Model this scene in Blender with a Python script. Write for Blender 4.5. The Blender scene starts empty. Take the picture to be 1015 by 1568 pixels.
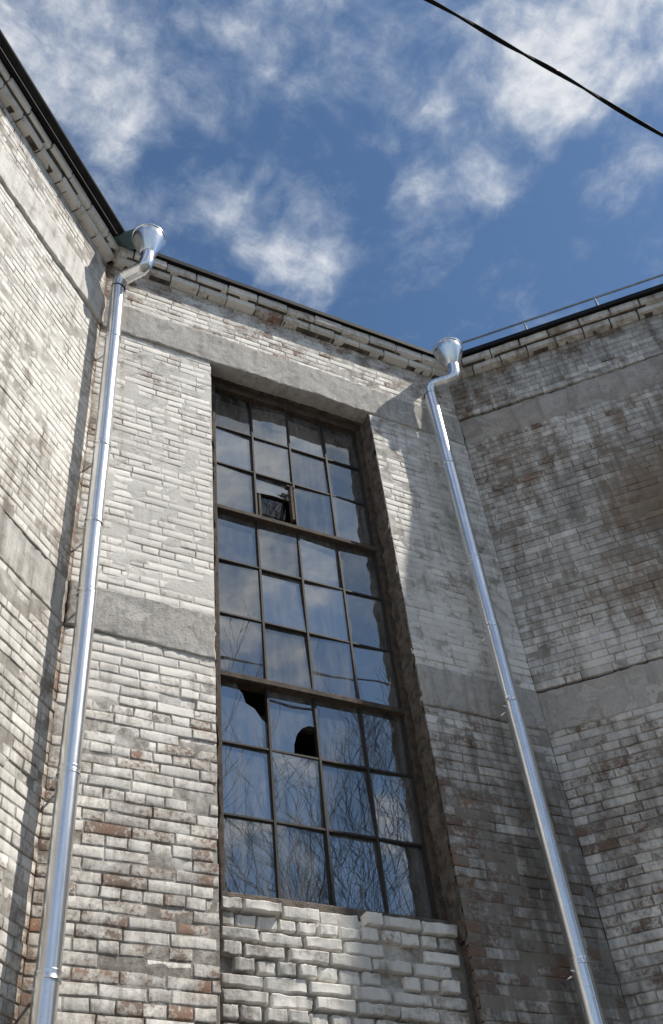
import bpy, math, random
import numpy as np
from mathutils import Vector, Matrix
random.seed(7); rng=np.random.default_rng(11)
scene=bpy.context.scene
CH=1.6; D=4.4
LC=(0.895,0.0); RC=(4.066,0.0)
aL=math.radians(42); aR=math.radians(45)
WALLS={
 'L':dict(o=LC,d=(-math.cos(aL),-math.sin(aL)),n=(math.sin(aL),-math.cos(aL)),flip=True),
 'C':dict(o=(0,0),d=(1,0),n=(0,-1),flip=False),
 'R':dict(o=RC,d=(math.cos(aR),-math.sin(aR)),n=(-math.sin(aR),-math.cos(aR)),flip=False)}
WTOP=9.13
LENL=9.0; LENR=9.0
WX0,WX1=1.764,3.14
B1=(CH+3.77,CH+4.09); B2=(CH+6.66,CH+7.01)
# ---------------------------------------------------------------- noise
_T=rng.random((256,256))
def vn(x,y,seed=0):
    x=np.asarray(x,float)+seed*17.3; y=np.asarray(y,float)+seed*9.7
    xi=np.floor(x).astype(int); yi=np.floor(y).astype(int)
    fx=x-xi; fy=y-yi; fx=fx*fx*(3-2*fx); fy=fy*fy*(3-2*fy)
    a=_T[xi&255,yi&255]; b=_T[(xi+1)&255,yi&255]; c=_T[xi&255,(yi+1)&255]; d=_T[(xi+1)&255,(yi+1)&255]
    return (a*(1-fx)+b*fx)*(1-fy)+(c*(1-fx)+d*fx)*fy
def fbm(x,y,seed=0,o=4):
    s=0;a=.5;t=0
    for i in range(o):
        s=s+a*vn(x*2**i,y*2**i,seed+i*3);t+=a;a*=.5
    return s/t
def sst(a,b,x):
    t=np.clip((x-a)/(b-a),0,1); return t*t*(3-2*t)
# ---------------------------------------------------------------- node helpers
def newmat(name):
    m=bpy.data.materials.new(name); m.use_nodes=True
    nt=m.node_tree; nt.nodes.clear()
    out=nt.nodes.new('ShaderNodeOutputMaterial'); return m,nt,out
class G:
    def __init__(s,nt): s.nt=nt
    def n(s,t,**k):
        nd=s.nt.nodes.new(t)
        for a,b in k.items(): setattr(nd,a,b)
        return nd
    def put(s,sock,v):
        if hasattr(v,'links') or isinstance(v,bpy.types.NodeSocket): s.nt.links.new(v,sock)
        else: sock.default_value=v
    def m(s,op,a,b=0.5,c=None,clamp=False):
        nd=s.n('ShaderNodeMath',operation=op); nd.use_clamp=clamp
        s.put(nd.inputs[0],a); s.put(nd.inputs[1],b)
        if c is not None: s.put(nd.inputs[2],c)
        return nd.outputs[0]
    def vm(s,op,a,b):
        nd=s.n('ShaderNodeVectorMath',operation=op); s.put(nd.inputs[0],a); s.put(nd.inputs[1],b)
        return nd.outputs['Value'] if op in('LENGTH','DISTANCE','DOT_PRODUCT') else nd.outputs[0]
    def noise(s,vec,scale,detail=4,rough=.55,dist=0):
        nd=s.n('ShaderNodeTexNoise'); s.put(nd.inputs['Vector'],vec)
        nd.inputs['Scale'].default_value=scale; nd.inputs['Detail'].default_value=detail
        nd.inputs['Roughness'].default_value=rough; nd.inputs['Distortion'].default_value=dist
        return nd.outputs[0]
    def ss(s,x,a,b,lo=0,hi=1):
        nd=s.n('ShaderNodeMapRange',interpolation_type='SMOOTHSTEP'); s.put(nd.inputs[0],x)
        nd.inputs[1].default_value=a; nd.inputs[2].default_value=b; nd.inputs[3].default_value=lo; nd.inputs[4].default_value=hi
        return nd.outputs[0]
    def mix(s,f,a,b,blend='MIX'):
        nd=s.n('ShaderNodeMix',data_type='RGBA',blend_type=blend)
        s.put(nd.inputs[0],f)
        for i,v in((6,a),(7,b)):
            if isinstance(v,tuple): v=(*v[:3],1)
            s.put(nd.inputs[i],v)
        return nd.outputs[2]
    def attr(s,name): return s.n('ShaderNodeAttribute',attribute_name=name).outputs['Fac']
    def pos(s): return s.n('ShaderNodeNewGeometry').outputs['Position']
    def bump(s,h,strength,dist):
        nd=s.n('ShaderNodeBump'); nd.inputs['Strength'].default_value=strength; nd.inputs['Distance'].default_value=dist
        s.put(nd.inputs['Height'],h); return nd.outputs[0]
    def bsdf(s,col,rough,out,metal=0,normal=None,spec=.3):
        b=s.n('ShaderNodeBsdfPrincipled')
        if isinstance(col,tuple): col=(*col[:3],1)
        s.put(b.inputs['Base Color'],col); s.put(b.inputs['Roughness'],rough); s.put(b.inputs['Metallic'],metal)
        b.inputs['Specular IOR Level'].default_value=spec
        if normal is not None: s.put(b.inputs['Normal'],normal)
        s.nt.links.new(b.outputs[0],out.inputs[0]); return b
def scaled(g,p,v):
    return g.vm('MULTIPLY',p,v)
# ---------------------------------------------------------------- materials
def mat_brick():
    m,nt,out=newmat('weathered_painted_brick'); g=G(nt); p=g.pos()
    bare=g.attr('bare'); dirt=g.attr('dirt'); och=g.attr('ochre'); rnd=g.attr('rnd'); mort=g.attr('mortar')
    n1=g.noise(p,42,5,.68); n2=g.noise(p,8,4,.62,.3); n3=g.noise(p,1.6,3,.6)
    streak=g.noise(scaled(g,p,(10,10,.8)),1.5,4,.65)
    s=g.m('ADD',bare,g.m('MULTIPLY',g.m('SUBTRACT',n1,.5),1.45))
    s=g.m('ADD',s,g.m('MULTIPLY',g.m('SUBTRACT',n2,.5),1.2))
    mask=g.ss(s,.50,.66,0,.92)
    thin=g.ss(s,.12,.55,0,.60)
    clay=g.mix(g.ss(rnd,.1,.6),(.275,.145,.095),(.185,.108,.078))
    clay=g.mix(g.ss(rnd,.84,.96),clay,(.42,.185,.09))
    clay=g.mix(g.ss(n1,.42,.66,0,.75),clay,(.28,.225,.185))
    clay=g.mix(g.m('MULTIPLY',dirt,.6,clamp=True),clay,(.07,.06,.05))
    mcol=g.mix(n1,(.29,.26,.22),(.16,.14,.12))
    clay=g.mix(mort,clay,mcol)
    pa=g.mix(g.ss(n3,.35,.65),(.79,.765,.715),(.69,.665,.62))
    pa=g.mix(g.ss(n2,.50,.72,0,.38),pa,(.50,.465,.41))
    pa=g.mix(g.ss(n1,.54,.74,0,.42),pa,(.42,.385,.34))
    pa=g.mix(g.ss(streak,.53,.75,0,.5),pa,(.42,.39,.35))
    pa=g.mix(thin,pa,(.33,.285,.245))
    dm=g.ss(g.m('ADD',dirt,g.m('ADD',g.m('MULTIPLY',g.m('SUBTRACT',streak,.5),1.0),g.m('MULTIPLY',g.m('SUBTRACT',n2,.5),.6))),.15,1.1,0,.92)
    pa=g.mix(dm,pa,(.125,.112,.097))
    om=g.ss(g.m('ADD',och,g.m('ADD',g.m('MULTIPLY',g.m('SUBTRACT',n2,.5),.7),g.m('MULTIPLY',g.m('SUBTRACT',streak,.5),.9))),.2,.9,0,.72)
    pa=g.mix(om,pa,(.285,.20,.13))
    pa=g.mix(g.m('MULTIPLY',mort,g.ss(g.m('ADD',n2,g.m('MULTIPLY',dirt,.6)),.50,.90,.0,.6)),pa,(.22,.195,.165))
    tint=g.ss(rnd,0,1,.88,1.04)
    cmb=g.n('ShaderNodeCombineXYZ'); [g.put(cmb.inputs[i],tint) for i in range(3)]
    pa=g.mix(1.0,pa,cmb.outputs[0],'MULTIPLY')
    col=g.mix(mask,pa,clay)
    h=g.m('ADD',g.m('MULTIPLY',n1,1.0),g.m('MULTIPLY',mask,-.4))
    nb=g.bump(h,.75,.005)
    g.bsdf(col,.88,out,normal=nb,spec=.2)
    return m
def mat_concrete():
    m,nt,out=newmat('old_concrete'); g=G(nt); p=g.pos()
    dirt=g.attr('dirt'); och=g.attr('ochre')
    n1=g.noise(p,50,6,.72); n2=g.noise(p,4,5,.68,.5); st=g.noise(scaled(g,p,(8,8,.8)),2,4,.6)
    c=g.mix(g.ss(n2,.35,.65),(.55,.53,.50),(.42,.40,.375))
    c=g.mix(g.ss(n1,.48,.72,0,.6),c,(.30,.28,.255))
    c=g.mix(g.ss(st,.48,.70,0,.6),c,(.27,.25,.225))
    c=g.mix(g.ss(n2,.56,.61,0,.6),c,(.68,.66,.62))
    c=g.mix(g.ss(n2,.38,.42,.5,0),c,(.26,.24,.22))
    dm=g.ss(g.m('ADD',dirt,g.m('MULTIPLY',g.m('SUBTRACT',n2,.5),1.6)),.2,1.0,0,.85)
    c=g.mix(dm,c,(.12,.108,.095))
    c=g.mix(g.m('MULTIPLY',och,.5,clamp=True),c,(.3,.21,.13))
    g.bsdf(c,.9,out,normal=g.bump(n1,.8,.009),spec=.2); return m
def mat_simple(name,ca,cb,scale,rough=.8,metal=0,bstr=.4,bd=.003,spec=.3,lo=.35,hi=.7):
    m,nt,out=newmat(name); g=G(nt); p=g.pos()
    n=g.noise(p,scale,5,.65,.3); f=g.noise(p,scale*6,2,.6)
    c=g.mix(g.ss(n,lo,hi),ca,cb); c=g.mix(g.ss(f,.55,.8,0,.4),c,tuple(x*.5 for x in ca))
    g.bsdf(c,rough,out,metal=metal,normal=g.bump(g.m('ADD',n,f),bstr,bd),spec=spec); return m
def mat_zinc():
    m,nt,out=newmat('galvanized_steel'); g=G(nt); p=g.pos()
    n=g.noise(scaled(g,p,(1,1,.25)),14,4,.6); f=g.noise(p,60,3,.6)
    c=g.mix(g.ss(n,.3,.7),(.87,.875,.875),(.72,.73,.745))
    c=g.mix(g.ss(f,.58,.75,0,.3),c,(.48,.48,.49))
    r=g.m('ADD',g.m('MULTIPLY',n,.22),.13)
    g.bsdf(c,r,out,metal=.96,normal=g.bump(n,.15,.004),spec=.5); return m
def mat_glass():
    m,nt,out=newmat('dusty_window_glass'); g=G(nt); p=g.pos()
    rn=g.attr('rnd')
    st=g.noise(scaled(g,p,(14,14,1.3)),1.5,5,.7); bl=g.noise(p,5,4,.6,.5)
    w=g.noise(p,2.2,2,.5)
    nb=g.bump(w,.08,.015)
    tr=g.n('ShaderNodeBsdfTransparent'); tr.inputs[0].default_value=(.72,.8,.8,1)
    gl=g.n('ShaderNodeBsdfGlossy'); gl.inputs['Color'].default_value=(.95,.95,.93,1); gl.inputs['Roughness'].default_value=.012
    g.put(gl.inputs['Normal'],nb)
    df=g.n('ShaderNodeBsdfDiffuse'); df.inputs[0].default_value=(.36,.37,.375,1)
    m1=g.n('ShaderNodeMixShader'); g.put(m1.inputs[0],g.m('ADD',.24,g.m('MULTIPLY',rn,.24)))
    nt.links.new(tr.outputs[0],m1.inputs[1]); nt.links.new(gl.outputs[0],m1.inputs[2])
    m2=g.n('ShaderNodeMixShader'); g.put(m2.inputs[0],g.m('ADD',g.ss(g.m('ADD',g.m('MULTIPLY',st,.6),g.m('MULTIPLY',bl,.4)),.40,.68,.04,.34),g.m('MULTIPLY',rn,.08)))
    nt.links.new(m1.outputs[0],m2.inputs[1]); nt.links.new(df.outputs[0],m2.inputs[2])
    nt.links.new(m2.outputs[0],out.inputs[0]); return m
M_BRICK=mat_brick(); M_CONC=mat_concrete(); M_ZINC=mat_zinc(); M_GLASS=mat_glass()
M_STEEL=mat_simple('rusty_window_steel',(.040,.034,.030),(.022,.021,.021),25,.65,0,.5,.002)
M_WOOD=mat_simple('weathered_window_frame',(.105,.078,.058),(.038,.032,.028),18,.8,0,.6,.004)
M_MORTAR=mat_simple('rough_reveal_mortar',(.19,.16,.135),(.075,.063,.053),16,.95,0,.9,.012)
M_ROOF=mat_simple('dark_roof_metal',(.014,.014,.015),(.024,.024,.025),8,.7,0,.2,.002,spec=.15)
M_FLASH=mat_simple('green_flashing_metal',(.10,.17,.17),(.16,.22,.22),12,.5,.3,.2,.002)
M_RAIL=mat_simple('rail_steel',(.45,.47,.5),(.3,.31,.33),20,.45,.6,.2,.002)
M_CABLE=mat_simple('black_cable_sheath',(.008,.008,.009),(.012,.012,.012),30,.7,0,.2,.001,spec=.15)
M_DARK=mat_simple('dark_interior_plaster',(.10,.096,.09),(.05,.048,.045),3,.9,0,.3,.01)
M_BARK=mat_simple('grey_bark',(.06,.05,.042),(.035,.03,.026),12,.9,0,.6,.02)
M_GROUND=mat_simple('packed_gravel_ground',(.20,.185,.165),(.12,.112,.10),3,.95,0,.8,.02)
# ---------------------------------------------------------------- mesh helpers
def empty(name):
    e=bpy.data.objects.new(name,None); scene.collection.objects.link(e); e.empty_display_size=.2; return e
def mesh_np(name,V,Q,mat,parent=None,attrs=None,smooth=True):
    me=bpy.data.meshes.new(name); n=len(V); k=len(Q)
    me.vertices.add(n); me.vertices.foreach_set('co',np.asarray(V,np.float32).ravel())
    me.loops.add(4*k); me.loops.foreach_set('vertex_index',np.asarray(Q,np.int32).ravel())
    me.polygons.add(k); me.polygons.foreach_set('loop_start',np.arange(k,dtype=np.int32)*4)
    me.polygons.foreach_set('loop_total',np.full(k,4,np.int32))
    me.polygons.foreach_set('use_smooth',np.full(k,smooth,bool))
    me.update(calc_edges=True)
    for a,v in (attrs or {}).items():
        at=me.attributes.new(a,'FLOAT','POINT'); at.data.foreach_set('value',np.asarray(v,np.float32).ravel())
    me.materials.append(mat)
    ob=bpy.data.objects.new(name,me); scene.collection.objects.link(ob)
    if parent: ob.parent=parent
    return ob
def to_world(w,U,Z,O):
    W=WALLS[w]; ox,oy=W['o']; dx,dy=W['d']; nx,ny=W['n']
    return np.stack([ox+U*dx+O*nx, oy+U*dy+O*ny, Z],-1)
def fields(w,U,Z):
    zr=Z-CH; f=fbm(U*1.9,Z*1.9,{'L':1,'C':5,'R':9}[w]); f2=fbm(U*.9,Z*.9,{'L':21,'C':25,'R':29}[w])
    low=1-sst(3.0,4.2,zr); top=sst(6.95,7.05,zr)
    if w=='C':
        e=np.exp(-np.minimum(np.abs(U-WX0),np.abs(U-WX1))/.16)
        ecorn=np.exp(-np.abs(U-LC[0])/.05)
        right=sst(2.9,3.2,U)
        bare=.03+low*(.18+.30*e)+top*.30+right*low*.05+right*.05+.35*ecorn+(f-.5)*.6
        dirt=.04+low*.36+right*.20+right*low*.16+top*.08+(f2-.5)*.5
        och=.05+low*.06+(f-.5)*.5+.5*ecorn
    elif w=='L':
        ec=np.exp(-np.abs(U)/.035)
        bare=.02+low*.14+.5*ec+top*.1+(f-.5)*.5
        dirt=.24+low*.24+(f2-.5)*.7
        och=.14+.6*ec+(f-.5)*.8
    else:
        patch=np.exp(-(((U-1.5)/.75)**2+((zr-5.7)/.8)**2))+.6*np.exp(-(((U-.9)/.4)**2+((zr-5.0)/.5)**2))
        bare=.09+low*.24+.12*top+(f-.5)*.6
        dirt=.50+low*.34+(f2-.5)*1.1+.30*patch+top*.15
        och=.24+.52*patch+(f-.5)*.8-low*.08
    return bare,dirt,och
def grid_faces(nx,nz,flip):
    i=np.arange(nx-1)[:,None]*nz+np.arange(nz-1)[None,:]
    q=np.stack([i,i+nz,i+nz+1,i+1],-1).reshape(-1,4)
    return q[:,::-1] if flip else q
def blocks(name,w,rects,offs,depth,c,nx,nz,mat,parent,jit=.0012,wave=.004,fieldmod=(0,0,0),fr=0.0,frs=8,smooth=True):
    rects=np.asarray(rects,float); N=len(rects); offs=np.asarray(offs,float)
    a0,a1,b0,b1=[rects[:,k][:,None] for k in range(4)]
    def axis(lo,hi,n):
        cc=np.minimum(c,(hi-lo)*.12); t=np.linspace(0,1,n-2)[None,:]
        i0=lo+cc*2.4; i1=hi-cc*2.4
        return np.concatenate([lo,lo,lo+cc,i0+(i1-i0)*t,hi-cc,hi,hi],1)
    U=axis(a0,a1,nx); Z=axis(b0,b1,nz); NX=U.shape[1]; NZ=Z.shape[1]
    def dep(n):
        d=np.zeros(n); d[0]=d[-1]=-depth; d[1]=d[-2]=-c*.9; return d
    du=dep(NX); dz=dep(NZ)
    Dp=np.minimum(du[:,None],dz[None,:])[None]+offs[:,None,None]
    UU=np.repeat(U[:,:,None],NZ,2); ZZ=np.repeat(Z[:,None,:],NX,1)
    inner=(Dp-offs[:,None,None]>-depth*.9)
    Dp=Dp+np.where(inner,rng.normal(0,jit*.4,UU.shape),0)
    Dp=Dp+rng.normal(0,.004,(N,1,1))*(UU-UU.mean(1,keepdims=True))
    if fr: Dp=Dp+np.where(inner,(fbm(UU*frs,ZZ*frs,33)-.5)*fr,0)
    j1=(vn(UU*31,ZZ*31,41)-.5)*jit*3.2; j2=(vn(UU*27,ZZ*37,47)-.5)*jit*3.2
    UU2=UU+j1+rng.normal(0,jit*.35,UU.shape); ZZ2=ZZ+j2+rng.normal(0,jit*.35,ZZ.shape)
    tilt=rng.normal(0,.006,(N,1,1)); ZZ2=ZZ2+tilt*(UU-UU.mean(1,keepdims=True))
    if wave:
        ZZ2=ZZ2+(vn(UU*1.1,ZZ*1.7,3)-.5)*wave*2
    bare,dirt,och=fields(w,UU,ZZ)
    r=rng.random((N,1,1)); rb=rng.normal(0,.13,(N,1,1))
    bare=bare+rb+fieldmod[0]; dirt=dirt+rng.normal(0,.05,(N,1,1))+fieldmod[1]; och=och+fieldmod[2]
    P=to_world(w,UU2,ZZ2,Dp).reshape(-1,3)
    q=grid_faces(NX,NZ,WALLS[w]['flip']); Q=(q[None]+(np.arange(N)*NX*NZ)[:,None,None]).reshape(-1,4)
    R=np.broadcast_to(r,UU.shape)
    return mesh_np(name,P,Q,mat,parent,dict(bare=bare,dirt=dirt,ochre=och,rnd=R,mortar=np.zeros_like(R)),smooth)
def brick_rects(u0,u1,z0,z1,course=.0625,joint=.0075,L=.218,hevery=4,seed=0):
    rd=random.Random(seed); out=[]; r=0; z=z0
    n=max(1,round((z1-z0)/course)); course=(z1-z0)/n
    while z<z1-.02:
        zt=min(z+course-joint,z1-.002)
        hd=(r%hevery==2); l=L/2 if hd else L
        u=u0-rd.random()*.02-((r%2)*l*.5 if not hd else l*.25)
        u=u-l
        while u<u1:
            jl=l+rd.uniform(-.010,.010)
            if rd.random()<.06 and not hd: jl=l*.5
            x0=max(u+joint/2,u0+.001); x1=min(u+jl-joint/2,u1-.001)
            if x1-x0>.025: out.append((x0,x1,z+rd.uniform(-.0015,.0015),zt+rd.uniform(-.002,.001)))
            u+=jl
        z+=course; r+=1
    return out
def mortar(name,w,u0,u1,z0,z1,parent,off=.0012,res=.02,deep=1.0):
    nx=max(2,int((u1-u0)/res)); nz=max(2,int((z1-z0)/res))
    U,Z=np.meshgrid(np.linspace(u0,u1,nx),np.linspace(z0,z1,nz),indexing='ij')
    zr=Z-CH; low=1-sst(3.0,4.2,zr)
    O=off-.0018*low-(vn(U*9,Z*9,2))*.0036-.006*low*sst(.5,.85,vn(U*7,Z*16,8))-.008*sst(.68,.82,vn(U*6,Z*14,4))
    if w=='R': O=O-.001-.005*sst(.5,.8,vn(U*5,Z*13,6))
    bare,dirt,och=fields(w,U,Z)
    P=to_world(w,U,Z,O).reshape(-1,3)
    return mesh_np(name,P,grid_faces(nx,nz,WALLS[w]['flip']),M_BRICK,parent,dict(bare=bare+.04,dirt=dirt+.06,ochre=och,rnd=np.full(U.shape,.5),mortar=np.ones(U.shape)))
def box(bm_list,w,u0,u1,z0,z1,o0,o1):
    V,F=bm_list; b=len(V)
    for u in(u0,u1):
        for z in(z0,z1):
            for o in(o0,o1):
                V.append(tuple(to_world(w,np.float64(u),np.float64(z),np.float64(o))))
    for f in((0,1,3,2),(4,6,7,5),(0,4,5,1),(2,3,7,6),(0,2,6,4),(1,5,7,3)): F.append([b+i for i in f])
def fin(name,vf,mat,parent=None,bevel=0,smooth=False):
    me=bpy.data.meshes.new(name); me.from_pydata(vf[0],[],vf[1]); me.update(); me.materials.append(mat)
    ob=bpy.data.objects.new(name,me); scene.collection.objects.link(ob)
    if parent: ob.parent=parent
    if smooth: me.polygons.foreach_set('use_smooth',[True]*len(me.polygons))
    import bmesh
    bm=bmesh.new(); bm.from_mesh(me); bmesh.ops.recalc_face_normals(bm,faces=bm.faces); bm.to_mesh(me); bm.free()
    if bevel:
        md=ob.modifiers.new('b','BEVEL'); md.width=bevel; md.segments=2; md.limit_method='ANGLE'
    return ob
def tube(vf,pts,rad,n=16,cap=True):
    V,F=vf; b=len(V); pts=[Vector(p) for p in pts]; m=len(pts)
    if not hasattr(rad,'__len__'): rad=[rad]*m
    t0=(pts[1]-pts[0]).normalized(); ref=Vector((1,0,0)) if abs(t0.x)<.8 else Vector((0,1,0))
    nrm=t0.cross(ref).normalized()
    for i,p in enumerate(pts):
        t=(pts[min(i+1,m-1)]-pts[max(i-1,0)]).normalized()
        nrm=(nrm-t*nrm.dot(t)).normalized(); bn=t.cross(nrm)
        for k in range(n):
            a=2*math.pi*k/n; V.append(tuple(p+(nrm*math.cos(a)+bn*math.sin(a))*rad[i]))
    for i in range(m-1):
        for k in range(n):
            F.append([b+i*n+k,b+i*n+(k+1)%n,b+(i+1)*n+(k+1)%n,b+(i+1)*n+k])
    if cap:
        F.append([b+k for k in range(n)][::-1]); F.append([b+(m-1)*n+k for k in range(n)])
# ---------------------------------------------------------------- building
bld=empty('brick_building')
def wallbricks(name,w,u0,u1,z0,z1,seed):
    rc=brick_rects(u0,u1,z0,z1,seed=seed); zz=np.array([r[2] for r in rc])
    low=1-sst(3.0,4.2,zz-CH)
    offs=rng.normal(0,.0008,len(rc))+low*rng.normal(0,.0018,len(rc))-(rng.random(len(rc))<.06*low+.008)*rng.uniform(.003,.010,len(rc))
    blocks(name,w,rc,offs,.03,.0026,5,3,M_BRICK,bld,jit=.0012 if zz.mean()>CH+3.5 else .0020)
    mortar(name+'_joints',w,u0,u1,z0,z1,bld)
for (w,u0,u1,tag) in(('L',0,LENL,'left_wall'),('R',0,LENR,'right_wall')):
    for i,(za,zb) in enumerate(((0,B1[0]),(B1[1],B2[0]),(B2[1],WTOP))):
        wallbricks(f'{tag}_bricks_{i}',w,u0,u1,za,zb,10+i+(5 if w=='R' else 0))
for (u0,u1,tag) in((LC[0],WX0,'pier_a'),(WX1,RC[0],'pier_b')):
    for i,(za,zb) in enumerate(((0,B1[0]),(B1[1],B2[0]))):
        wallbricks(f'{tag}_bricks_{i}','C',u0,u1,za,zb,30+i)
wallbricks('frieze_bricks','C',LC[0],RC[0],B2[1],WTOP,40)
# concrete ring beams
def band(name,w,u0,u1,z0,z1,off,fm=(0,0,0),depth=.05,mat=None):
    blocks(name,w,[(u0,u1,z0,z1)],[off],depth,.006,max(4,int((u1-u0)/.02)),max(4,int((z1-z0)/.02)),mat or M_CONC,bld,jit=.0045,wave=.014,fieldmod=fm,fr=.020,frs=6)
band('ring_beam_lower_left','L',0,LENL,*B1,.006,(-.1,.10,0),mat=M_BRICK); band('ring_beam_lower_right','R',0,LENR,*B1,.008,(0,-.3,-.05))
band('ring_beam_lower_a','C',LC[0],WX0,*B1,.010,(0,-.25,0)); band('ring_beam_lower_b','C',WX1,RC[0],*B1,.010,(0,-.02,0))
band('ring_beam_upper_left','L',0,LENL,*B2,.005,(-.1,.05,0),mat=M_BRICK); band('ring_beam_upper_right','R',0,LENR,*B2,.006,(0,-.10,-.05))
band('lintel_beam','C',LC[0],RC[0],*B2,.016,(0,-.1,0),depth=.13)
core=([],[])
box(core,'L',-.3,LENL,0,WTOP+.16,-.45,-.04)
box(core,'R',-.3,LENR,0,WTOP+.16,-.45,-.04)
box(core,'C',LC[0]-.25,WX0-.012,0,B2[0],-.45,-.04)
box(core,'C',WX1+.012,RC[0]+.25,0,B2[0],-.45,-.04)
box(core,'C',LC[0]-.25,RC[0]+.25,B2[0]+.014,WTOP+.16,-.45,-.04)
box(core,'C',WX0-.01,WX1+.01,0,CH+2.36,-.45,-.13)
fin('wall_core',core,M_MORTAR,bld)
def reveal(name,u,z0,z1,sgn):
    nx,nz=14,int((z1-z0)/.015)
    O,Z=np.meshgrid(np.linspace(-.002,-.30,nx),np.linspace(z0,z1,nz),indexing='ij')
    U=u+sgn*(fbm(O*14,Z*9,50+int(u),5)-.35)*.05
    P=to_world('C',U,Z,O).reshape(-1,3)
    mesh_np(name,P,grid_faces(nx,nz,sgn>0),M_MORTAR,bld)
reveal('window_reveal_a',WX0,CH+2.3,B2[0]+.01,1); reveal('window_reveal_b',WX1,0+CH+2.3,B2[0]+.01,-1)
# bricked-up opening below the window : rough deep-jointed bricks
rc=brick_rects(WX0+.03,WX1-.03,.0,CH+2.40,course=.073,joint=.015,L=.225,hevery=3,seed=77)
rc=[(a+random.uniform(-.004,.006),b-random.uniform(-.004,.010),c+random.uniform(-.003,.004),d+random.uniform(-.005,.003)) for a,b,c,d in rc if b-a>.06]
offs=np.array([-.058+random.gauss(0,.008)+(.02 if r[2]>CH+2.30 else 0)-(.03 if random.random()<.06 else 0) for r in rc])
blocks('infill_bricks','C',rc,offs,.07,.0030,9,4,M_BRICK,bld,jit=.0028,wave=.010,fieldmod=(-.16,-.06,.08),fr=.005,frs=22)
mortar('infill_joints','C',WX0-.01,WX1+.01,0,CH+2.36,bld,off=-.088)
sill=([],[]); box(sill,'C',WX0+.005,WX1-.005,CH+2.362,CH+2.45,-.3,-.125); fin('window_sill_bed',sill,M_MORTAR,bld,.01)
def cornice(tag,w,u0,u1):
    for i,(pr,h0,hh,L) in enumerate(((.070,0,.068,.25),(.112,.074,.082,.27))):
        rcs=[];of=[];u=u0-.1*i
        while u<u1:
            l=L+random.uniform(-.012,.012); x0=max(u,u0); x1=min(u+l-.008-random.random()*.008,u1)
            if x1-x0>.03: rcs.append((x0,x1,WTOP+h0+random.uniform(0,.004),WTOP+h0+hh+random.uniform(-.003,.002))); of.append(pr+random.gauss(0,.004))
            u+=l
        blocks(f'{tag}_course_{i}',w,rcs,of,.15,.005,6,4,M_BRICK,bld,jit=.0022,wave=.004,fieldmod=(-.28,-.26,.0))
    b=([],[]); box(b,w,u0-.02,u1+.02,WTOP+.004,WTOP+.070,-.04,.040); box(b,w,u0-.02,u1+.02,WTOP+.0755,WTOP+.157,-.04,.085)
    fin(f'{tag}_bed',b,M_MORTAR,bld)
cornice('cornice_left','L',0.02,LENL); cornice('cornice_centre','C',LC[0]+.02,RC[0]-.02); cornice('cornice_right','R',.02,LENR)
# roof
def pl(o):
    def line(w): W=WALLS[w]; return (W['o'][0]+W['n'][0]*o,W['o'][1]+W['n'][1]*o),W['d']
    def isx(a,b):
        (p,d),(q,e)=a,b; den=d[0]*e[1]-d[1]*e[0]; t=((q[0]-p[0])*e[1]-(q[1]-p[1])*e[0])/den
        return (p[0]+d[0]*t,p[1]+d[1]*t)
    l,c,r=line('L'),line('C'),line('R')
    return [(l[0][0]+l[1][0]*(LENL+.2),l[0][1]+l[1][1]*(LENL+.2)),isx(l,c),isx(c,r),(r[0][0]+r[1][0]*(LENR+.2),r[0][1]+r[1][1]*(LENR+.2))]
RZ=WTOP+.172
prof=[(.136,RZ-.018),(.144,RZ-.018),(.144,RZ+.030),(.12,RZ+.036),(-4.5,RZ+.55),(-4.5,RZ+.50),(.10,RZ-.004),(.134,RZ-.004)]
V=[];F=[]
for (o,z) in prof:
    for (x,y) in pl(o): V.append((x,y,z))
np_=len(prof)
for i in range(np_):
    j=(i+1)%np_
    for k in range(3): F.append([i*4+k,i*4+k+1,j*4+k+1,j*4+k])
F.append([i*4 for i in range(np_)]); F.append([i*4+3 for i in range(np_)][::-1])
fin('roof',(V,F),M_ROOF,bld)
V=[];F=[]; rr=.034
secs=[(math.cos(a)*r,math.sin(a)*r) for r in(rr,rr-.005) for a in (np.linspace(math.pi,2*math.pi,9) if r==rr else np.linspace(2*math.pi,math.pi,9))]
for (dx,dz) in secs:
    p=pl(.182+dx)
    V.append((*p[0],RZ+.016+dz)); V.append((p[1][0],p[1][1],RZ+.016+dz))
n=len(secs)
for i in range(n): j=(i+1)%n; F.append([2*i,2*i+1,2*j+1,2*j])
F.append([2*i for i in range(n)]); F.append([2*i+1 for i in range(n)])
fin('roof_gutter',(V,F),M_ROOF,bld,smooth=False)
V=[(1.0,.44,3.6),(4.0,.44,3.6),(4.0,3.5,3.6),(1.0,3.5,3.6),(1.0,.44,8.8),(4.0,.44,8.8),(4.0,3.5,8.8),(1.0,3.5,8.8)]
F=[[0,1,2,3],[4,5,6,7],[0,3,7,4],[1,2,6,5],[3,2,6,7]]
fin('interior_room',(V,F),M_DARK,bld)
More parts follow.
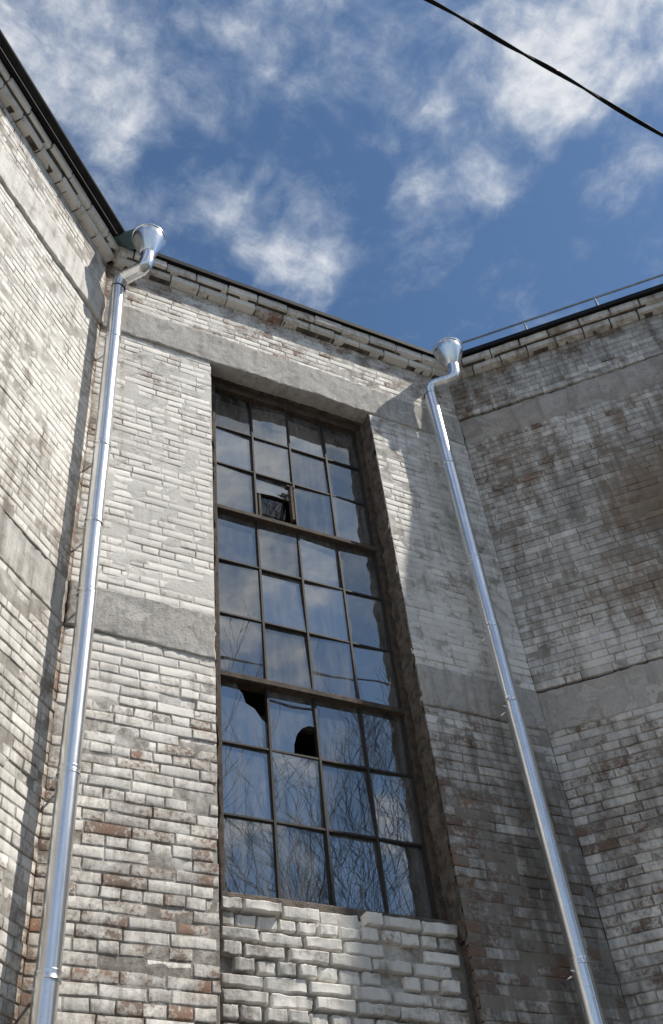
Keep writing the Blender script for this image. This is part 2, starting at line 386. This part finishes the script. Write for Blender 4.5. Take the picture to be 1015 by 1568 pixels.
# ---------------------------------------------------------------- window
GY=-.20
win=empty('multi_pane_window'); win.parent=bld
cols=[1.856,2.166,2.477,2.790,3.090]
rows=[CH+v for v in(6.585,6.15,5.735,5.244,4.775,4.31,3.818,3.36,2.91,2.462)]
fr=([],[])
box(fr,'C',WX0-.01,cols[0],rows[-1]-.06,B2[0],-.27,-.15)
box(fr,'C',cols[-1],WX1+.01,rows[-1]-.06,B2[0],-.27,-.15)
box(fr,'C',cols[0]-.001,cols[-1]+.001,rows[0],B2[0]+.012,-.268,-.153)
box(fr,'C',cols[0]-.001,cols[-1]+.001,rows[-1]-.062,rows[-1],-.268,-.16)
for r in(rows[3],rows[6]):
    box(fr,'C',cols[0]-.001,cols[-1]+.001,r-.020,r+.016,-.262,-.156)
    box(fr,'C',cols[0]-.001,cols[-1]+.001,r-.028,r-.021,-.25,-.148)
fin('frame',fr,M_WOOD,win,.004)
bars=([],[])
secsR=[(rows[0],rows[3]+.0165),(rows[3]-.0285,rows[6]+.0165),(rows[6]-.0285,rows[9])]
for c in cols[1:-1]:
    for a,b in secsR: box(bars,'C',c-.008,c+.008,b,a,-.218,-.182)
for i in(1,2,4,5,7,8):
    for a,b in zip(cols[:-1],cols[1:]):
        box(bars,'C',a+(.0082 if a!=cols[0] else 0),b-(.0082 if b!=cols[-1] else 0),rows[i]-.0075,rows[i]+.0075,-.216,-.185)
for a,b in secsR:
    box(bars,'C',cols[0]-.0005,cols[0]+.012,b,a,-.221,-.176); box(bars,'C',cols[-1]-.012,cols[-1]+.0005,b,a,-.221,-.176)
fin('glazing_bars',bars,M_STEEL,win,.002)
vent=([],[])
vu0,vu1,vz0,vz1=cols[1]+.03,cols[2]-.01,rows[3]+.04,rows[2]-.14
box(vent,'C',vu0,vu1,vz1-.02,vz1,-.245,-.205);box(vent,'C',vu0,vu1,vz0,vz0+.02,-.245,-.205)
box(vent,'C',vu0,vu0+.02,vz0+.0205,vz1-.0205,-.244,-.206);box(vent,'C',vu1-.04,vu1-.02,vz0+.0205,vz1+.05,-.19,-.15)
box(vent,'C',vu1-.065,vu1-.002,vz1+.051,vz1+.066,-.19,-.15)
fin('vent_sash',vent,M_WOOD,win,.003)
gv=[];gf=[];gr=[]
for ri in range(9):
    for ci in range(4):
        a,b=cols[ci],cols[ci+1]; t,bt=rows[ri],rows[ri+1]
        poly=[(0,0),(1,0),(1,1),(0,1)]
        if (ri,ci)==(6,0): poly=[(0,0),(1,0),(1,.40),(.88,.46),(.74,.60),(.56,.66),(.50,.80),(.42,.86),(.36,1),(0,1)]
        if (ri,ci)==(6,1): poly=[(0,0),(.48,0),(.50,.16),(.58,.33),(.70,.44),(.85,.50),(1,.49),(1,1),(0,1)]
        if (ri,ci)==(2,1): poly=[(0,.60),(.5,.64),(1,.62),(1,1),(0,1)]
        tx,tz=random.gauss(0,.022),random.gauss(0,.022); base=len(gv); rv=random.random()
        for (u,v) in poly:
            off=GY+(u-.5)*tx*.31+(v-.5)*tz*.45
            gv.append(tuple(to_world('C',np.float64(a+(b-a)*u),np.float64(bt+(t-bt)*v),np.float64(off)))); gr.append(rv)
        gf.append(list(range(base,base+len(poly))))
base=len(gv)
for (u,z,o) in((vu0+.02,vz0+.02,-.30),(vu1-.04,vz0+.02,-.30),(vu1-.04,vz1-.05,-.235),(vu0+.02,vz1-.05,-.235)):
    gv.append(tuple(to_world('C',np.float64(u),np.float64(z),np.float64(o)))); gr.append(-.6)
gf.append([base,base+1,base+2,base+3])
me=bpy.data.meshes.new('glass_panes'); me.from_pydata(gv,[],gf); me.update(); me.materials.append(M_GLASS)
at=me.attributes.new('rnd','FLOAT','POINT'); at.data.foreach_set('value',gr)
go=bpy.data.objects.new('glass_panes',me); scene.collection.objects.link(go); go.parent=win
isl=([],[]); box(isl,'C',cols[0],cols[-1],rows[6]-.17,rows[6]-.13,-.36,-.32); box(isl,'C',cols[1]-.025,cols[1]+.025,rows[9],rows[6]-.171,-.362,-.322)
fin('inner_sash',isl,M_WOOD,win,.004)
# ---------------------------------------------------------------- snow guard rail on right roof
sg=([],[])
def rp(s,z,o): return tuple(to_world('R',np.float64(s),np.float64(z),np.float64(o)))
hz=CH+8.18
tube(sg,[rp(.15,hz,-.1),rp(LENR,hz,-.1)],.011,8)
s=.84-.68
while s<LENR:
    tube(sg,[rp(s,hz,-.1),rp(s,RZ+.03,-.1)],.009,6); tube(sg,[rp(s,hz-.02,-.1),rp(s,RZ+.07,-.42)],.008,6); s+=.68
fin('roof_guard_rail',sg,M_RAIL,bld,smooth=True)
# ---------------------------------------------------------------- drainpipes
def bez(p0,p1,p2,p3,n=12):
    return [p0*(1-t)**3+p1*3*t*(1-t)**2+p2*3*t*t*(1-t)+p3*t**3 for t in [i/n for i in range(n+1)]]
def drainpipe(x,y,hx,hy,rings,tray_to):
    e=empty('drainpipe'); R=.052
    top=CH+7.06
    vf=([],[])
    zs=[top-.02]+[CH+r for r in rings]+[.35]
    for i in range(len(zs)-1):
        a,b=zs[i],zs[i+1]
        jx,jy=random.gauss(0,.0015),random.gauss(0,.0015)
        tube(vf,[(x+jx,y+jy,a),(x+jx,y+jy,a-.3*(a-b)),(x,y,b+.06),(x,y,b-.03)],[R+.001,R,R,R-.002],28,cap=False)
    tube(vf,[(x,y,.36),(x,y,.25),(x,y-.04,.17),(x,y-.14,.10)],R,24,cap=False)
    fin('pipe_sections',vf,M_ZINC,e,smooth=True)
    rg=([],[])
    for r in rings:
        z=CH+r
        tube(rg,[(x,y,z+.026),(x,y,z+.023),(x,y,z+.018),(x,y,z-.012),(x,y,z-.016),(x,y,z-.019)],[R,R+.0040,R+.002,R+.002,R+.0052,R],28,cap=False)
    fin('joint_collars',rg,M_ZINC,e,smooth=True)
    cl=([],[])
    for r in rings[::1]:
        z=CH+r-.045
        tube(cl,[(x-.02,y+R,z),(x-.03,.03,z)],.006,8)
        tube(cl,[(x-R-.020,y,z),(x-R+.004,y,z)],.006,8)
    fin('wall_clamps',cl,M_ZINC,e,smooth=True)
    P0=Vector((hx,hy,CH+7.30)); P3=Vector((x,y,top-.04))
    mid=(P0+P3)/2
    path=[P0]+bez(Vector((hx,hy,CH+7.27)),Vector((hx,hy,CH+7.08)),Vector((hx*.8+x*.2,hy*.8+y*.2,CH+7.12)),Vector((mid.x,mid.y,CH+7.12)),10)
    path+=bez(Vector((mid.x,mid.y,CH+7.12)),Vector((hx*.2+x*.8,hy*.2+y*.8,CH+7.12)),Vector((x,y,CH+7.14)),Vector((x,y,top-.06)),10)[1:]
    nk=([],[]); pts=[];rad=[]
    for i,p in enumerate(path):
        pts.append(p); rad.append(R+(.005 if i%2 else 0))
    tube(nk,pts,rad,28,cap=False); fin('swan_neck',nk,M_ZINC,e,smooth=True)
    z=CH+7.28
    pr=[(.050,-.03),(.052,0),(.060,.01),(.116,.185),(.120,.195),(.124,.245),(.131,.249),(.133,.258),(.126,.261),(.119,.252),(.117,.19),(.05,.02),(.001,.015)]
    hp=([],[]); n=40
    for r,h in pr:
        for k in range(n):
            a=2*math.pi*k/n; hp[0].append((hx+r*math.cos(a),hy+r*math.sin(a),z+h))
    for i in range(len(pr)-1):
        for k in range(n): hp[1].append([i*n+k,i*n+(k+1)%n,(i+1)*n+(k+1)%n,(i+1)*n+k])
    ho=fin('rainwater_hopper',hp,M_ZINC,e,smooth=True)
    md=ho.modifiers.new('es','EDGE_SPLIT'); md.split_angle=math.radians(30)
    tx,ty=tray_to; d=Vector((hx-tx,hy-ty,0)); L=d.length; d.normalize(); s_=Vector((-d.y,d.x,0))
    tr=([],[])
    sec=[(-.075,.045),(-.075,0),(.075,0),(.075,.045),(.071,.045),(.071,.004),(-.071,.004),(-.071,.045)]
    for t,zz in((0,RZ+.0),(L+.02,CH+7.56)):
        for a,h in sec:
            q=Vector((tx,ty,0))+d*t+s_*a; tr[0].append((q.x,q.y,zz+h))
    for i in range(8): j=(i+1)%8; tr[1].append([i,j,8+j,8+i])
    fin('spout_tray',tr,M_FLASH,e)
    return e
drainpipe(.965,-.14,1.118,-.343,[6.34,5.145,4.45,3.90,2.78,1.83,.6],pl(.10)[1])
drainpipe(3.706,-.14,3.88,-.321,[6.11,5.05,4.43,3.82,2.166,1.1],pl(.10)[2])
# ---------------------------------------------------------------- overhead cable
cpts=[(-2.9,-3.10,7.85),(-1.0,-3.06,7.95),(1.0,-3.03,8.05),(1.99,-3.02,8.10),(2.58,-2.985,8.13),(3.05,-2.965,8.13),(3.83,-2.92,8.10),(5.2,-2.9,8.05),(7.05,-2.9,8.0)]
def catm(P,n=30):
    P=[Vector(p) for p in P]; o=[]
    for i in range(len(P)-1):
        a=P[max(i-1,0)];b=P[i];c=P[i+1];d=P[min(i+2,len(P)-1)]
        for k in range(n):
            t=k/n; o.append(.5*((2*b)+(c-a)*t+(2*a-5*b+4*c-d)*t*t+(3*b-a-3*c+d)*t**3))
    o.append(P[-1]); return o
cp=catm(cpts); vf=([],[])
for ph in(0,math.pi):
    pts=[]
    for i,p in enumerate(cp):
        a=i*.11+ph; pts.append(p+Vector((0,math.cos(a),math.sin(a)))*.0065)
    tube(vf,pts,.0085,8)
fin('overhead_cable',vf,M_CABLE,None,smooth=True)
# ---------------------------------------------------------------- ground
gd=([(-300,-300,0),(300,-300,0),(300,300,0),(-300,300,0)],[[0,1,2,3]])
fin('ground',gd,M_GROUND)
# ---------------------------------------------------------------- bare trees (mirrored in the panes)
def bare_tree(px,py,h,seed):
    rd=random.Random(seed); vf=([],[])
    def br(p,d,L,r,lev):
        n=4 if lev<3 else 3; pts=[p];rad=[r]
        q=p.copy();dd=d.copy()
        for i in range(n):
            dd=(dd+Vector((rd.gauss(0,.07),rd.gauss(0,.07),rd.gauss(.03,.05)))).normalized(); q=q+dd*L/n; pts.append(q.copy()); rad.append(r*(1-.42*(i+1)/n))
        tube(vf,pts,rad,6 if lev<3 else 3,cap=False)
        if lev>=6 or r<.003: return
        for k in range(rd.choice([3,3,4])):
            i=rd.randint(1,n) if k else n
            ax=Vector((rd.gauss(0,1),rd.gauss(0,1),rd.gauss(0,.4))).normalized()
            nd=(dd+ax*rd.uniform(.35,.8)).normalized(); nd.z=nd.z*.9+.12
            br(pts[i],nd.normalized(),L*rd.uniform(.62,.84),max(.005,rad[i]*rd.uniform(.52,.72)),lev+1)
    br(Vector((px,py,-.1)),Vector((0,0,1)),h*.30,h*.015,0)
    return fin('bare_tree',vf,M_BARK,None,smooth=True)
bare_tree(6.9,-8.8,14.5,3); bare_tree(5.2,-12.0,15,5); bare_tree(10.0,-11.5,17.0,9)
# ---------------------------------------------------------------- sun + sky
S=Vector((.66,-.42,1.0)).normalized()
sun=bpy.data.lights.new('sun','SUN'); sun.energy=4.9; sun.angle=math.radians(.8); sun.color=(1,.94,.85)
so=bpy.data.objects.new('sun',sun); scene.collection.objects.link(so); so.rotation_euler=S.to_track_quat('Z','Y').to_euler(); so.location=(10,-6,20)
w=bpy.data.worlds.new('World'); scene.world=w; w.use_nodes=True; nt=w.node_tree; nt.nodes.clear(); g=G(nt)
out=g.n('ShaderNodeOutputWorld'); bg=g.n('ShaderNodeBackground'); bg.inputs[1].default_value=.1; nt.links.new(bg.outputs[0],out.inputs[0])
sk=g.n('ShaderNodeTexSky',sky_type='NISHITA'); sk.sun_disc=False; sk.sun_elevation=math.asin(S.z); sk.sun_rotation=math.atan2(S.x,S.y)
sk.air_density=1.0; sk.dust_density=.3; sk.ozone_density=2.0
tc=g.n('ShaderNodeTexCoord').outputs['Generated']
sp=g.n('ShaderNodeSeparateXYZ'); g.put(sp.inputs[0],tc)
zc=g.m('MAXIMUM',sp.outputs[2],.08)
cb=g.n('ShaderNodeCombineXYZ'); g.put(cb.inputs[0],g.m('DIVIDE',sp.outputs[0],zc)); g.put(cb.inputs[1],g.m('DIVIDE',sp.outputs[1],zc)); cb.inputs[2].default_value=.37
q=cb.outputs[0]
warp=g.n('ShaderNodeTexNoise'); g.put(warp.inputs['Vector'],q); warp.inputs['Scale'].default_value=9; warp.inputs['Detail'].default_value=3
wv=g.vm('MULTIPLY',g.vm('SUBTRACT',warp.outputs['Color'],(.5,.5,.5)),(.10,.10,0))
qw=g.vm('ADD',q,wv)
blobs=[(0,.43,.14,.7),(-.05,.36,.12,.5),(.05,.34,.13,.5),(.08,.42,.06,.5),(.19,.28,.13,.5),(.22,.33,.07,.35),(.16,.38,.06,.2),(.30,.235,.09,.4),(.474,.155,.09,1.5),(.53,.17,.08,.8),(.406,.25,.075,.75),(.39,.20,.04,.5),(.46,.235,.06,.75),(.413,.374,.055,.95),(.45,.34,.04,.95),(.375,.385,.035,.7),(.41,.43,.035,.6),(.243,.495,.09,.68),(.333,.525,.08,.80),(.30,.48,.06,.5),(.20,.47,.05,.4),(.59,.267,.06,.8),(.56,.30,.03,.5),(.121,.52,.06,.65),(.36,.30,.03,.6),(.10,.44,.04,.3)]
tot=None
for (x,y,r,a) in blobs:
    d=g.vm('DISTANCE',qw,(x,y,.37)); v=g.ss(d,0,r*1.35,a,0)
    tot=v if tot is None else g.m('ADD',tot,v)
far=g.ss(sp.outputs[1],-.35,-.12,1,0); big=g.ss(g.noise(q,2.4,3,.5),.38,.58)
tot=g.m('ADD',g.m('MINIMUM',tot,1.4),g.m('MULTIPLY',far,g.m('MULTIPLY',big,1.3)))
n1=g.noise(qw,14,7,.60,0); n2=g.noise(q,40,5,.62,.2)
nn=g.m('ADD',g.m('MULTIPLY',n1,.72),g.m('MULTIPLY',n2,.28))
den=g.m('ADD',g.m('MULTIPLY',tot,.36),g.m('MULTIPLY',g.m('SUBTRACT',nn,.5),1.45))
mask=g.ss(den,.0,.74,0,.95)
core_=g.ss(den,.22,.72)
ccol=g.mix(core_,(5.0,5.7,6.8),(8.8,8.9,9.1))
skc=g.mix(1.0,sk.outputs[0],(.86,1.03,1.12),'MULTIPLY')
fc=g.mix(mask,skc,ccol); g.put(bg.inputs[0],fc)
# ---------------------------------------------------------------- camera
cam=bpy.data.cameras.new('camera'); co=bpy.data.objects.new('camera',cam); scene.collection.objects.link(co); scene.camera=co
f=Vector((.3597,.5948,.7188)).normalized(); up=Vector((-.2554,-.6783,.6892)); up=(up-f*up.dot(f)).normalized(); r=f.cross(up)
Mx=Matrix(((r.x,up.x,-f.x,0),(r.y,up.y,-f.y,-D),(r.z,up.z,-f.z,CH),(0,0,0,1))); co.matrix_world=Mx
cam.sensor_fit='VERTICAL'; cam.sensor_height=36; cam.lens=36*1600/1568; cam.clip_end=2000; cam.clip_start=.05
scene.view_settings.view_transform='Standard'; scene.view_settings.look='None'; scene.view_settings.exposure=0
